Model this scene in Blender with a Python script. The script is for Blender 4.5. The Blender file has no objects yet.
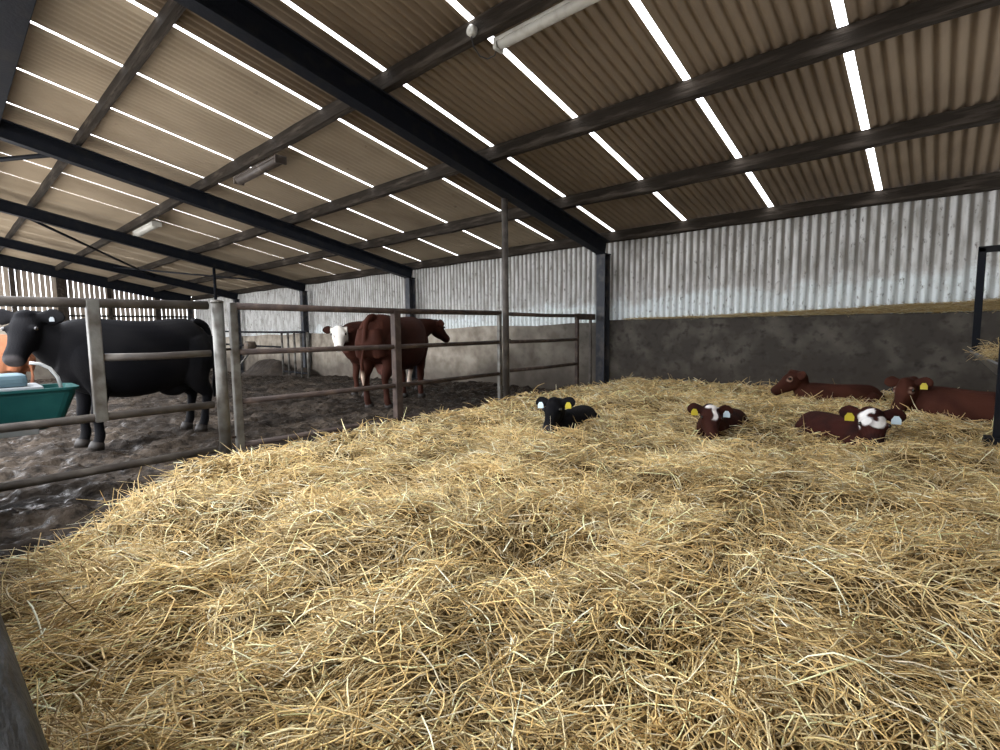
import bpy, bmesh, math, random
import numpy as np
from mathutils import Vector, Matrix, Euler

C = bpy.context.scene.collection
V = Vector
rng = np.random.default_rng(7)
random.seed(7)
EYE = 1.25          # height of the camera over the yard
F = 500.46          # focal length in pixels of a 1000 px wide frame
SL = 0.2045         # roof slope
YW = 8.66           # back wall
XF = -5.04          # fence line
H8 = 1.88 + EYE     # underside of the roof sheets at y = 8.5

def roof_z(y): return H8 + SL * (8.5 - y)
def floor_z(x): return -0.031 * max(0.0, -x - 9.0)

# ------------------------------------------------------------------ noise
def vnoise(x, y, seed=0):
    x = np.asarray(x, float); y = np.asarray(y, float)
    xi = np.floor(x).astype(np.int64); yi = np.floor(y).astype(np.int64)
    fx = x - xi; fy = y - yi
    fx = fx * fx * (3 - 2 * fx); fy = fy * fy * (3 - 2 * fy)
    def h(i, j):
        n = (i * 374761393 + j * 668265263 + seed * 974711) & 0xffffffff
        n = ((n ^ (n >> 13)) * 1274126177) & 0xffffffff
        return ((n ^ (n >> 16)) & 0xffff) / 65535.0
    a = h(xi, yi); b = h(xi + 1, yi); c = h(xi, yi + 1); d = h(xi + 1, yi + 1)
    return (a * (1 - fx) + b * fx) * (1 - fy) + (c * (1 - fx) + d * fx) * fy
def fbm(x, y, seed=0, o=4):
    s = 0; a = .5
    for k in range(o):
        s = s + a * vnoise(np.asarray(x) * 2 ** k, np.asarray(y) * 2 ** k, seed + k * 17); a *= .5
    return s
def sstep(a, b, x):
    t = np.clip((np.asarray(x, float) - a) / (b - a), 0, 1); return t * t * (3 - 2 * t)

# ------------------------------------------------------------------ materials
def mat(name, col, rough=.8, metal=0., noise=None, bump=None, attr=None, spec=.3, stretch=(1, 1, 1), fine=None):
    """noise = (scale, second colour, low, high[, detail]); bump = (scale, strength)"""
    m = bpy.data.materials.new(name); m.use_nodes = True
    nt = m.node_tree; n = nt.nodes; l = nt.links
    b = n['Principled BSDF']
    b.inputs['Roughness'].default_value = rough; b.inputs['Metallic'].default_value = metal
    b.inputs['Specular IOR Level'].default_value = spec
    tc = n.new('ShaderNodeTexCoord'); mp = n.new('ShaderNodeMapping'); mp.inputs['Scale'].default_value = stretch
    l.new(tc.outputs['Object'], mp.inputs[0])
    if attr:
        a = n.new('ShaderNodeAttribute'); a.attribute_name = attr; src = a.outputs['Color']
    else:
        r = n.new('ShaderNodeRGB'); r.outputs[0].default_value = (*col, 1); src = r.outputs[0]
    for k, q in enumerate([noise, fine]):
        if not q: continue
        t = n.new('ShaderNodeTexNoise'); t.inputs['Scale'].default_value = q[0]; t.inputs['Detail'].default_value = q[4] if len(q) > 4 else 6
        l.new(mp.outputs[0], t.inputs['Vector'])
        mr = n.new('ShaderNodeMapRange'); mr.inputs[1].default_value = q[2]; mr.inputs[2].default_value = q[3]
        l.new(t.outputs[0], mr.inputs[0])
        mx = n.new('ShaderNodeMix'); mx.data_type = 'RGBA'; mx.inputs[7].default_value = (*q[1], 1)
        l.new(mr.outputs[0], mx.inputs[0]); l.new(src, mx.inputs[6]); src = mx.outputs[2]
    l.new(src, b.inputs['Base Color'])
    if bump:
        t = n.new('ShaderNodeTexNoise'); t.inputs['Scale'].default_value = bump[0]; t.inputs['Detail'].default_value = 6
        l.new(mp.outputs[0], t.inputs['Vector'])
        bp = n.new('ShaderNodeBump'); bp.inputs['Strength'].default_value = bump[1]; bp.inputs['Distance'].default_value = .02
        l.new(t.outputs[0], bp.inputs['Height']); l.new(bp.outputs[0], b.inputs['Normal'])
    m['src'] = name
    return m

M = {}
M['steel'] = mat('dark_painted_steel', (.006, .0072, .0105), .6, 0, (6, (.014, .0135, .013), .5, .75), (30, .15), spec=.12)
M['column'] = mat('grey_steel', (.030, .033, .040), .6, 0, (5, (.10, .09, .08), .5, .75), (30, .15))
M['timber'] = mat('weathered_timber', (.024, .019, .0145), .9, 0, (4, (.074, .060, .047), .50, .74), (22, .5), stretch=(.35, 3, 3), fine=(14, (.018, .014, .010), .52, .7), spec=.1)
M['galv'] = mat('dull_galvanised_tube', (.145, .14, .125), .45, .35, (7, (.065, .055, .044), .4, .65), (40, .15))
M['rail'] = mat('dirty_tube_rail', (.060, .050, .043), .6, .1, (5, (.12, .105, .088), .45, .7), (40, .15))
M['rust'] = mat('rusty_brown_tube', (.045, .031, .025), .7, .1, (8, (.090, .062, .048), .45, .7), (40, .2))
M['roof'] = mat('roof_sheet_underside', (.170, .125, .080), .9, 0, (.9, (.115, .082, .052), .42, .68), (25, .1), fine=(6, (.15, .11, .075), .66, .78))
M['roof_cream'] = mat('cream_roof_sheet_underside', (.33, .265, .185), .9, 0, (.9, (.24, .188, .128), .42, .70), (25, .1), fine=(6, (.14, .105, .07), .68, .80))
M['pale'] = mat('white_lamp_housing', (.40, .385, .34), .5, 0, (9, (.26, .24, .20), .5, .75))
M['lampbrown'] = mat('dirty_lamp_housing', (.05, .038, .03), .5, 0, (9, (.12, .10, .08), .5, .75))
M['black'] = mat('black_cable', (.012, .012, .012), .5)
M['eye'] = mat('dark_eye', (.008, .006, .005), .08, spec=.6)
M['nose'] = mat('nostril', (.015, .010, .010), .5)
M['hoof'] = mat('hoof', (.018, .014, .011), .6)
M['tag_yellow'] = mat('yellow_tag', (.55, .45, .04), .45)
M['tag_white'] = mat('white_tag', (.62, .76, .85), .45)
M['fur'] = mat('fur', (1, 1, 1), .72, 0, None, (95, .35), attr='fur', spec=.06)
M['green'] = mat('green_plastic', (.006, .046, .045), .55, 0, (4, (.011, .066, .060), .4, .7), spec=.12)
M['bluegrey'] = mat('blue_grey_plastic', (.085, .145, .17), .5, 0, (5, (.06, .10, .12), .4, .7))
M['greyplate'] = mat('grey_metal_plate', (.25, .27, .28), .5, .2, (8, (.22, .23, .23), .4, .7))
M['whitehose'] = mat('white_hose', (.40, .40, .39), .5)
M['bucket'] = mat('brown_bucket', (.10, .075, .055), .6, 0, (8, (.16, .12, .09), .4, .7))
M['hayrack'] = mat('grey_trough_metal', (.17, .17, .16), .5, .3, (6, (.10, .10, .095), .4, .7))
M['board'] = mat('gable_boards', (.26, .21, .16), .85, 0, (3, (.40, .35, .285), .45, .7), (20, .3), stretch=(3, 3, .4))
M['barrier'] = mat('grey_barrier_bar', (.014, .014, .0135), .6, .1, (9, (.06, .063, .066), .5, .72), (35, .3), stretch=(1, 4, 4))
M['straw'] = mat('straw_strand', (1, 1, 1), .55, 0, None, None, attr='fur', spec=.35)
M['strawbase'] = mat('straw_underlay', (.17, .115, .05), .9, 0, (30, (.07, .045, .018), .4, .62), (60, 1.0), fine=(70, (.34, .24, .11), .58, .7), spec=.1)
M['bounce_apron'] = mat('outdoor_bounce_concrete', (.48, .455, .42), .9, 0, (1.5, (.38, .36, .33), .4, .7))
M['muck'] = mat('dark_muck', (.022, .016, .012), .6, 0, (5, (.05, .038, .028), .45, .7), (25, .8))

def mud_material():
    m = mat('trodden_mud', (.019, .014, .010), .6, 0, (1.3, (.062, .047, .034), .42, .68), (22, 1.0), fine=(14, (.008, .006, .0045), .48, .68), spec=.14)
    n = m.node_tree.nodes; l = m.node_tree.links
    t = n.new('ShaderNodeTexNoise'); t.inputs['Scale'].default_value = 9; t.inputs['Detail'].default_value = 6
    tc = n.new('ShaderNodeTexCoord'); l.new(tc.outputs['Object'], t.inputs['Vector'])
    mr = n.new('ShaderNodeMapRange'); mr.inputs[1].default_value = .36; mr.inputs[2].default_value = .5; mr.inputs[3].default_value = .25; mr.inputs[4].default_value = .95
    l.new(t.outputs[0], mr.inputs[0]); l.new(mr.outputs[0], n['Principled BSDF'].inputs['Roughness'])
    return m
M['mud'] = mud_material()

def concrete_material():
    m = mat('stained_concrete', (.050, .044, .037), .9, 0, (2.2, (.105, .095, .079), .45, .70), (14, .5), fine=(9, (.035, .030, .025), .52, .7), spec=.15)
    n = m.node_tree.nodes; l = m.node_tree.links; b = n['Principled BSDF']
    dark = b.inputs['Base Color'].links[0].from_socket
    tc = n.new('ShaderNodeTexCoord'); sp = n.new('ShaderNodeSeparateXYZ'); l.new(tc.outputs['Object'], sp.inputs[0])
    t = n.new('ShaderNodeTexNoise'); t.inputs['Scale'].default_value = .8; t.inputs['Detail'].default_value = 6; l.new(tc.outputs['Object'], t.inputs['Vector'])
    t2 = n.new('ShaderNodeTexNoise'); t2.inputs['Scale'].default_value = 3.0; t2.inputs['Detail'].default_value = 8; l.new(tc.outputs['Object'], t2.inputs['Vector'])
    pl = n.new('ShaderNodeMapRange'); pl.inputs[1].default_value = .38; pl.inputs[2].default_value = .66
    l.new(t2.outputs[0], pl.inputs[0])
    lite = n.new('ShaderNodeMix'); lite.data_type = 'RGBA'; lite.inputs[6].default_value = (.42, .37, .30, 1); lite.inputs[7].default_value = (.22, .185, .145, 1)
    l.new(pl.outputs[0], lite.inputs[0])
    # the plaster west of the pen is cleaner than the pen's own wall; a tide of muck along its foot
    a = n.new('ShaderNodeMath'); a.operation = 'MULTIPLY_ADD'; a.inputs[1].default_value = 3.4; l.new(t.outputs[0], a.inputs[0])
    l.new(sp.outputs['X'], a.inputs[2])
    mr = n.new('ShaderNodeMapRange'); mr.inputs[1].default_value = -7.4; mr.inputs[2].default_value = -3.2; mr.inputs[3].default_value = .95; mr.inputs[4].default_value = 0.0
    l.new(a.outputs[0], mr.inputs[0])
    mx = n.new('ShaderNodeMix'); mx.data_type = 'RGBA'; l.new(mr.outputs[0], mx.inputs[0]); l.new(dark, mx.inputs[6]); l.new(lite.outputs[2], mx.inputs[7])
    zz = n.new('ShaderNodeMath'); zz.operation = 'MULTIPLY_ADD'; zz.inputs[1].default_value = -.9; l.new(t.outputs[0], zz.inputs[0]); l.new(sp.outputs['Z'], zz.inputs[2])
    zr = n.new('ShaderNodeMapRange'); zr.inputs[1].default_value = -.35; zr.inputs[2].default_value = .25; zr.inputs[3].default_value = .75; zr.inputs[4].default_value = 0
    l.new(zz.outputs[0], zr.inputs[0])
    mx2 = n.new('ShaderNodeMix'); mx2.data_type = 'RGBA'; mx2.inputs[7].default_value = (.05, .04, .032, 1)
    l.new(zr.outputs[0], mx2.inputs[0]); l.new(mx.outputs[2], mx2.inputs[6]); l.new(mx2.outputs[2], b.inputs['Base Color'])
    return m
M['concrete'] = concrete_material()

def whitewash_material():
    m = mat('flaking_whitewash', (.62, .615, .59), .8, 0, (3.4, (.33, .315, .285), .42, .68), (30, .15), stretch=(3, 1, .6), spec=.2)
    n = m.node_tree.nodes; l = m.node_tree.links; b = n['Principled BSDF']
    old = b.inputs['Base Color'].links[0].from_socket
    tc = n.new('ShaderNodeTexCoord'); sp = n.new('ShaderNodeSeparateXYZ'); l.new(tc.outputs['Object'], sp.inputs[0])
    # fresher bluish wash below a ragged brush line
    t = n.new('ShaderNodeTexNoise'); t.inputs['Scale'].default_value = 2.6; t.inputs['Detail'].default_value = 10; t.inputs['Roughness'].default_value = .68; l.new(tc.outputs['Object'], t.inputs['Vector'])
    a = n.new('ShaderNodeMath'); a.operation = 'MULTIPLY_ADD'; a.inputs[1].default_value = -1.2; l.new(t.outputs[0], a.inputs[0]); l.new(sp.outputs['Z'], a.inputs[2])
    xs = n.new('ShaderNodeMath'); xs.operation = 'MULTIPLY_ADD'; xs.inputs[1].default_value = -.035; l.new(sp.outputs['X'], xs.inputs[0]); l.new(a.outputs[0], xs.inputs[2])
    mr = n.new('ShaderNodeMapRange'); mr.inputs[1].default_value = 1.22; mr.inputs[2].default_value = 1.44; mr.inputs[3].default_value = 1; mr.inputs[4].default_value = 0
    l.new(xs.outputs[0], mr.inputs[0])
    mx = n.new('ShaderNodeMix'); mx.data_type = 'RGBA'; mx.inputs[7].default_value = (.74, .79, .785, 1); l.new(mr.outputs[0], mx.inputs[0]); l.new(old, mx.inputs[6])
    # dark flakes, longer than wide
    mp = n.new('ShaderNodeMapping'); mp.inputs['Scale'].default_value = (11, 2, 4.5); l.new(tc.outputs['Object'], mp.inputs[0])
    f = n.new('ShaderNodeTexNoise'); f.inputs['Scale'].default_value = 2.2; f.inputs['Detail'].default_value = 9; f.inputs['Roughness'].default_value = .65; l.new(mp.outputs[0], f.inputs['Vector'])
    fr = n.new('ShaderNodeMapRange'); fr.inputs[1].default_value = .565; fr.inputs[2].default_value = .70; fr.inputs[4].default_value = .9; l.new(f.outputs[0], fr.inputs[0])
    mx2 = n.new('ShaderNodeMix'); mx2.data_type = 'RGBA'; mx2.inputs[7].default_value = (.115, .10, .085, 1); l.new(fr.outputs[0], mx2.inputs[0]); l.new(mx.outputs[2], mx2.inputs[6])
    # shade of the corrugation troughs, painted into the colour
    at = n.new('ShaderNodeAttribute'); at.attribute_name = 'trough'
    tr = n.new('ShaderNodeMapRange'); tr.inputs[1].default_value = .35; tr.inputs[2].default_value = .9; tr.inputs[4].default_value = .9; l.new(at.outputs['Fac'], tr.inputs[0])
    zr = n.new('ShaderNodeMapRange'); zr.inputs[1].default_value = 1.6; zr.inputs[2].default_value = 2.3; zr.inputs[3].default_value = .5; l.new(sp.outputs['Z'], zr.inputs[0])
    pr = n.new('ShaderNodeMath'); pr.operation = 'MULTIPLY'; l.new(tr.outputs[0], pr.inputs[0]); l.new(zr.outputs[0], pr.inputs[1])
    mx3 = n.new('ShaderNodeMix'); mx3.data_type = 'RGBA'; mx3.inputs[7].default_value = (.13, .115, .095, 1); l.new(pr.outputs[0], mx3.inputs[0]); l.new(mx2.outputs[2], mx3.inputs[6])
    l.new(mx3.outputs[2], b.inputs['Base Color'])
    return m
M['white'] = whitewash_material()

# ------------------------------------------------------------------ object helpers
def link(name, me, m=None, parent=None, smooth=False):
    o = bpy.data.objects.new(name, me); C.objects.link(o)
    if m is not None: me.materials.append(m)
    if parent is not None: o.parent = parent
    if smooth:
        me.polygons.foreach_set('use_smooth', [True] * len(me.polygons))
    return o
def obj(name, bm, m, parent=None, smooth=False, loc=None):
    me = bpy.data.meshes.new(name); bmesh.ops.recalc_face_normals(bm, faces=bm.faces[:]); bm.to_mesh(me); bm.free()
    o = link(name, me, m, parent, smooth)
    if loc is not None:
        me.transform(Matrix.Translation(-V(loc))); o.location = loc
    return o
def empty(name, loc=(0, 0, 0), rz=0):
    o = bpy.data.objects.new(name, None); C.objects.link(o); o.location = loc; o.rotation_euler = (0, 0, rz); o.empty_display_size = .1
    return o
def tag(o, label, cat, group=None, kind='thing'):
    o['label'] = label; o['category'] = cat; o['kind'] = kind
    if group: o['group'] = group
    return o
def struct(o): o['kind'] = 'structure'; return o
def parent_keep(o, p):
    o.parent = p; o.matrix_parent_inverse = Matrix.Translation(p.location).inverted()

def bm_box(bm, lo, hi, bev=0):
    r = bmesh.ops.create_cube(bm, size=1)
    lo = V(lo); hi = V(hi)
    for v in r['verts']:
        v.co = V((lo[i] + (v.co[i] + .5) * (hi[i] - lo[i]) for i in range(3)))
    if bev:
        es = list({e for v in r['verts'] for e in v.link_edges})
        bmesh.ops.bevel(bm, geom=es, offset=bev, segments=2, affect='EDGES', profile=.6)
def bm_tube(bm, pts, r, n=12, cap=True, flat=1.0):
    """round tube through pts; r is a number or one radius per point"""
    pts = [V(p) for p in pts]
    rs = r if isinstance(r, (list, tuple)) else [r] * len(pts)
    up = V((0, 0, 1)); rings = []
    d0 = (pts[1] - pts[0]).normalized()
    if abs(d0.dot(up)) > .95: up = V((0, 1, 0))
    a = d0.cross(up).normalized()
    for i, p in enumerate(pts):
        d = (pts[min(i + 1, len(pts) - 1)] - pts[max(i - 1, 0)]).normalized()
        a = (a - d * a.dot(d)).normalized(); b = d.cross(a)
        rings.append([bm.verts.new(p + (a * math.cos(t) + b * flat * math.sin(t)) * rs[i]) for t in (2 * math.pi * k / n for k in range(n))])
    for i in range(len(rings) - 1):
        for k in range(n):
            bm.faces.new((rings[i][k], rings[i][(k + 1) % n], rings[i + 1][(k + 1) % n], rings[i + 1][k]))
    if cap:
        bm.faces.new(rings[0][::-1]); bm.faces.new(rings[-1])
def tube_obj(name, pts, r, m, parent=None, n=12):
    bm = bmesh.new(); bm_tube(bm, pts, r, n)
    return obj(name, bm, m, parent, True)
def box_obj(name, lo, hi, m, parent=None, bev=.006):
    bm = bmesh.new(); bm_box(bm, lo, hi, bev)
    return obj(name, bm, m, parent)

def grid_mesh(name, X, Y, Z):
    ny, nx = X.shape
    co = np.stack([X, Y, Z], -1).reshape(-1, 3)
    i = np.arange(nx * ny).reshape(ny, nx)
    f = np.stack([i[:-1, :-1], i[:-1, 1:], i[1:, 1:], i[1:, :-1]], -1).reshape(-1, 4)
    return np_mesh(name, co, f)
def np_mesh(name, co, f, attr=None):
    me = bpy.data.meshes.new(name)
    me.vertices.add(len(co)); me.vertices.foreach_set('co', np.ascontiguousarray(co, np.float32).ravel())
    k = f.shape[1]
    me.loops.add(len(f) * k); me.loops.foreach_set('vertex_index', np.ascontiguousarray(f, np.int32).ravel())
    me.polygons.add(len(f)); me.polygons.foreach_set('loop_start', np.arange(0, len(f) * k, k, dtype=np.int32))
    me.polygons.foreach_set('loop_total', np.full(len(f), k, np.int32))
    me.update(calc_edges=True)
    if attr is not None:
        a = me.attributes.new('fur', 'FLOAT_COLOR', 'POINT')
        a.data.foreach_set('color', np.ascontiguousarray(np.concatenate([attr, np.ones((len(attr), 1))], 1), np.float32).ravel())
    return me

# ------------------------------------------------------------------ camera and light
cam = bpy.data.cameras.new('camera'); co = bpy.data.objects.new('camera', cam); C.objects.link(co)
yaw, pit, rol = 0.728987104, 0.0899672590, -0.0108449798
f_ = V((-math.sin(yaw) * math.cos(pit), math.cos(yaw) * math.cos(pit), -math.sin(pit)))
r_ = V((math.cos(yaw), math.sin(yaw), 0)); u_ = r_.cross(f_)
r2 = math.cos(rol) * r_ + math.sin(rol) * u_; u2 = -math.sin(rol) * r_ + math.cos(rol) * u_
mw = Matrix((r2, u2, -f_)).transposed().to_4x4(); mw.translation = (0, 0, EYE)
co.matrix_world = mw
cam.sensor_width = 36; cam.lens = F / 1000 * 36; cam.clip_start = .02; cam.clip_end = 300
bpy.context.scene.camera = co
RC = np.array([list(r2), list(u2), list(f_)])

w = bpy.data.worlds.new('overcast'); bpy.context.scene.world = w; w.use_nodes = True
bg = w.node_tree.nodes['Background']; bg.inputs[1].default_value = 6.0
wn = w.node_tree.nodes; wl_ = w.node_tree.links          # overcast sky: the zenith three times as bright as the horizon
g_ = wn.new('ShaderNodeTexCoord'); sx = wn.new('ShaderNodeSeparateXYZ'); wl_.new(g_.outputs['Generated'], sx.inputs[0])
mr_ = wn.new('ShaderNodeMapRange'); mr_.inputs[1].default_value = 0; mr_.inputs[2].default_value = 1; mr_.inputs[3].default_value = .36; mr_.inputs[4].default_value = 1.08
wl_.new(sx.outputs['Z'], mr_.inputs[0])
mc_ = wn.new('ShaderNodeMix'); mc_.data_type = 'RGBA'; mc_.blend_type = 'MULTIPLY'; mc_.inputs[0].default_value = 1; mc_.inputs[6].default_value = (.97, 1.0, 1.06, 1)
wl_.new(mr_.outputs[0], mc_.inputs[7]); wl_.new(mc_.outputs[2], bg.inputs[0])

sc = bpy.context.scene
sc.view_settings.view_transform = 'Standard'; sc.view_settings.look = 'None'
sc.view_settings.gamma = 1; sc.view_settings.use_curve_mapping = False
sc.view_settings.exposure = 1.15
sc.cycles.use_denoising = True
sc.cycles.max_bounces = 8; sc.cycles.diffuse_bounces = 5
sc.cycles.sample_clamp_indirect = 8

def edge_x(y):
    y = np.asarray(y, float)
    e = np.interp(y, [-1, .13, .37, .67, 1.06, 1.62, 2.4, 5.5, 9], [-3.5, -3.59, -3.70, -4.03, -4.36, -4.76, -4.95, -4.9, -4.8])
    return e + .16 * (fbm(y * 1.3, y * 0 + 2, 31) - .5)
# ------------------------------------------------------------------ ground
xs = np.concatenate([np.arange(-29.5, -10, .09), np.arange(-10, -2.4, .028)]); ys = np.arange(-.3, YW + .2, .032)
X, Y = np.meshgrid(xs, ys)
Z = np.where(X < -9, -.031 * (-X - 9), 0.)
hp = vnoise(X * 5.2, Y * 5.2, 3)
Z = Z - .03 + .10 * (fbm(X * 1.1, Y * 1.1, 11) - .5) + .05 * (sstep(.35, .75, hp) - .5) + .045 * (vnoise(X * 11, Y * 11, 5) - .5) + .025 * (vnoise(X * 23, Y * 23, 6) - .5)
trench = np.exp(-((X + 4.15) / .55) ** 2) * sstep(2.0, .9, Y)      # wet hollow between fence and straw
Z = Z - .10 * trench
Z = Z - .25 * sstep(.15, .6, X - edge_x(Y))
fl = link('floor', grid_mesh('floor', X, Y, Z), M['mud'], smooth=True); struct(fl)
bm = bmesh.new(); bm_box(bm, (-34, -16, -.5), (-4.6, -.31, -.06)); struct(obj('ground', bm, M['bounce_apron']))  # unseen yard, kept pale to bounce light up under the left roof
bm = bmesh.new(); bm_box(bm, (-4.6, -16, -.5), (14, -.31, -.06)); struct(obj('ground', bm, M['muck']))  # unseen ground, kept dark to cut bounce onto the right roof

# ------------------------------------------------------------------ straw bed
def straw_h(x, y):
    x = np.asarray(x, float); y = np.asarray(y, float)
    base = .20 + .085 * sstep(4, 8.5, y)
    n1 = fbm(x * .8 + 3, y * .8, 41, 3) - .45
    n2 = vnoise(x * 2.3, y * 2.3, 43) - .5
    n3 = vnoise(x * 5.5, y * 5.5, 47) - .5
    far = sstep(9, 4, y) * .6 + .4
    n4 = vnoise(x * 9, y * 9, 49) - .5
    h = base + (.22 * n1 + .12 * n2 + .10 * n3 + .045 * n4) * far
    h = h + .10 * np.exp(-(((x + .5) / .9) ** 2 + ((y - 3.3) / .6) ** 2))
    k = sstep(0, .6, x - edge_x(y) + .16)
    return -.30 + (h + .30) * k
xs = np.arange(-5.3, 2.2, .04); ys = np.arange(.07, YW - .02, .04)
X, Y = np.meshgrid(xs, ys)
bed = link('straw_bed', grid_mesh('straw_bed', X, Y, straw_h(X, Y) - .012), M['strawbase'], smooth=True)
tag(bed, 'deep golden straw bedding covering the calf pen', 'straw', kind='stuff')

PAL = np.array([[.84, .69, .39], [.74, .555, .26], [.62, .44, .185], [.46, .31, .12], [.26, .17, .065], [.88, .78, .54]])
PALP = np.array([.20, .27, .25, .14, .06, .08])
def strands(p, th, pitch, L, r, bend, kinkz, tint, K=5):
    """bent three sided straws; p (N,3) centres"""
    N = len(p)
    d = np.stack([np.cos(th) * np.cos(pitch), np.sin(th) * np.cos(pitch), np.sin(pitch)], 1)
    side = np.stack([-np.sin(th), np.cos(th), np.zeros(N)], 1)
    up = np.cross(d, side)
    t = np.linspace(-.5, .5, K)
    curve = (t ** 2 - 1 / 12)[None, :, None]
    c = p[:, None, :] + d[:, None, :] * (t[None, :, None] * L[:, None, None]) + side[:, None, :] * curve * (bend * L)[:, None, None] - up[:, None, :] * curve * (kinkz * L)[:, None, None]
    roll = rng.uniform(0, 2 * np.pi, N)
    taper = np.ones(K); taper[0] = .75; taper[-1] = .45
    ring = []
    for k in range(3):
        a = roll + 2 * np.pi * k / 3
        off = (side * np.cos(a)[:, None] + up * (np.sin(a) * .75)[:, None]) * r[:, None]
        ring.append(c + off[:, None, :] * taper[None, :, None])
    co = np.stack(ring, 2)                        # N,K,3,3
    idx = np.arange(N * K * 3).reshape(N, K, 3)
    fs = []
    for k in range(3):
        k2 = (k + 1) % 3
        fs.append(np.stack([idx[:, :-1, k], idx[:, :-1, k2], idx[:, 1:, k2], idx[:, 1:, k]], -1).reshape(-1, 4))
    f = np.concatenate(fs)
    col = PAL[rng.choice(len(PAL), N, p=PALP)] * rng.uniform(.85, 1.12, (N, 1)) * tint[:, None]
    return co.reshape(-1, 3), f, np.repeat(np.clip(col, 0, .92), K * 3, 0)

def in_view(x, y, z, m=130):
    q = np.stack([x, y, z - EYE], 1) @ RC.T
    d = q[:, 2]; u = 500 + F * q[:, 0] / np.maximum(d, .05); v = 375 - F * q[:, 1] / np.maximum(d, .05)
    return (d > .12) & (u > -m) & (u < 1000 + m) & (v < 750 + m * 1.6), d

BODIES = []      # (x, y, heading, half length, half width) footprints kept clear of loose straw
def scatter(n, seed):
    x = rng.uniform(-5.25, 2.0, n); y = rng.uniform(.09, YW - .08, n)
    z = straw_h(x, y)
    ok, d = in_view(x, y, z)
    ok &= x > edge_x(y) - .12
    for bx, by, ba, hl, hw in BODIES:
        a = (x - bx) * math.cos(ba) + (y - by) * math.sin(ba); b = -(x - bx) * math.sin(ba) + (y - by) * math.cos(ba)
        ok &= (a / hl) ** 2 + (b / hw) ** 2 > 1
    keep = np.minimum(1, (1.9 / np.maximum(d, 1.0)) ** 1.05)
    ok &= rng.uniform(0, 1, n) < keep
    return x[ok], y[ok], z[ok], d[ok]

def build_straw():
    parts = []
    x, y, z, d = scatter(190000, 1)
    N = len(x)
    lod = np.clip(d / 3.2, 1, 2.1)
    flow = 2 * np.pi * fbm(x * .75 + 9, y * .75, 61, 3) * 1.6
    th = flow + 3.0 * (vnoise(x * 3.1, y * 3.1, 65) - .5) + rng.normal(0, .5, N)
    pitch = rng.normal(.03, .25, N) + .5 * (vnoise(x * 4, y * 4, 67) - .5)
    L = np.clip(rng.lognormal(np.log(.145), .5, N), .04, .42)
    r = rng.uniform(.0015, .0034, N) * lod
    lift = rng.uniform(-.03, .04, N)
    tall = rng.uniform(0, 1, N) < .035
    pitch = np.where(tall, rng.uniform(.35, 1.0, N), pitch); lift = np.where(tall, .06, lift)
    tint = .66 + .50 * sstep(.25, .75, fbm(x * 1.9, y * 1.9, 71, 3))
    parts.append(strands(np.stack([x, y, z + lift], 1), th, pitch, L, r, rng.normal(0, .7, N), rng.normal(.2, .6, N), np.clip(tint, .5, 1.1)))
    x, y, z, d = scatter(34000, 2); N = len(x)          # long pale stalks lying loose on top
    parts.append(strands(np.stack([x, y, z + rng.uniform(.015, .055, N)], 1), 2 * np.pi * fbm(x * .75 + 9, y * .75, 61, 3) * 1.6 + rng.normal(0, 1.1, N), rng.normal(.05, .28, N),
                         np.clip(rng.lognormal(np.log(.17), .5, N), .05, .42), rng.uniform(.0020, .0036, N) * np.clip(d / 3.2, 1, 2.1), rng.normal(0, .6, N), rng.normal(.2, .6, N), np.full(N, 1.22)))
    off = 0; cs = []; fs = []; cols = []
    for c, f, k in parts:
        cs.append(c); fs.append(f + off); cols.append(k); off += len(c)
    me = np_mesh('loose_straw', np.concatenate(cs), np.concatenate(fs), np.concatenate(cols))
    o = link('loose_straw', me, M['straw'], bed)
    print('strands', N)
    o['kind'] = 'stuff'
    # straw lying on the ledge of the back wall
    n = 5200
    x = rng.uniform(-4.6, .95, n); keep = rng.uniform(0, 1, n) < np.clip((x + 4.9) / 4.2, .05, 1)
    x = x[keep]; n = len(x); y = YW + rng.uniform(-.03, .12, n)
    hgt = .012 + .13 * sstep(-3.6, 0, x) * (.35 + .65 * vnoise(x * 2, x * 0, 5))
    c, f, k = strands(np.stack([x, y, 1.425 + rng.uniform(0, 1, n) * hgt], 1), rng.normal(0, .4, n), rng.normal(0, .15, n), rng.uniform(.1, .3, n), rng.uniform(.002, .004, n), rng.normal(0, .6, n), rng.normal(0, .3, n), np.full(n, .62))
    o = link('ledge_straw', np_mesh('ledge_straw', c, f, k), M['straw'])
    tag(o, 'thin line of straw caught on the ledge of the concrete back wall', 'straw', kind='stuff')

# ------------------------------------------------------------------ walls
wb = empty('wall_back', (0, YW, 0)); struct(wb)
bm = bmesh.new(); bm_box(bm, (-4.93, YW, -.2), (7, YW + .3, 1.415), .012); parent_keep(obj('concrete_base', bm, M['concrete']), wb)
bm = bmesh.new()
xs_ = np.linspace(-28.7, -4.93, 56); prof = []
for x in xs_:
    t = 1.345 + (x + 7) * .0155 + .02 * math.sin(x * 2.1) * (1 if x < -5.4 else 0)
    prof.append((x, t))
for y in (YW + .03, YW + .3):
    pass
va = [(bm.verts.new((x, YW + .03, -.9)), bm.verts.new((x, YW + .03, t)), bm.verts.new((x, YW + .3, t)), bm.verts.new((x, YW + .3, -.9))) for x, t in prof]
for a, b in zip(va[:-1], va[1:]):
    for k in range(4):
        bm.faces.new((a[k], b[k], b[(k + 1) % 4], a[(k + 1) % 4]))
bm.faces.new(va[0]); bm.faces.new(va[-1][::-1])
parent_keep(obj('plaster_base', bm, M['concrete']), wb)

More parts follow.
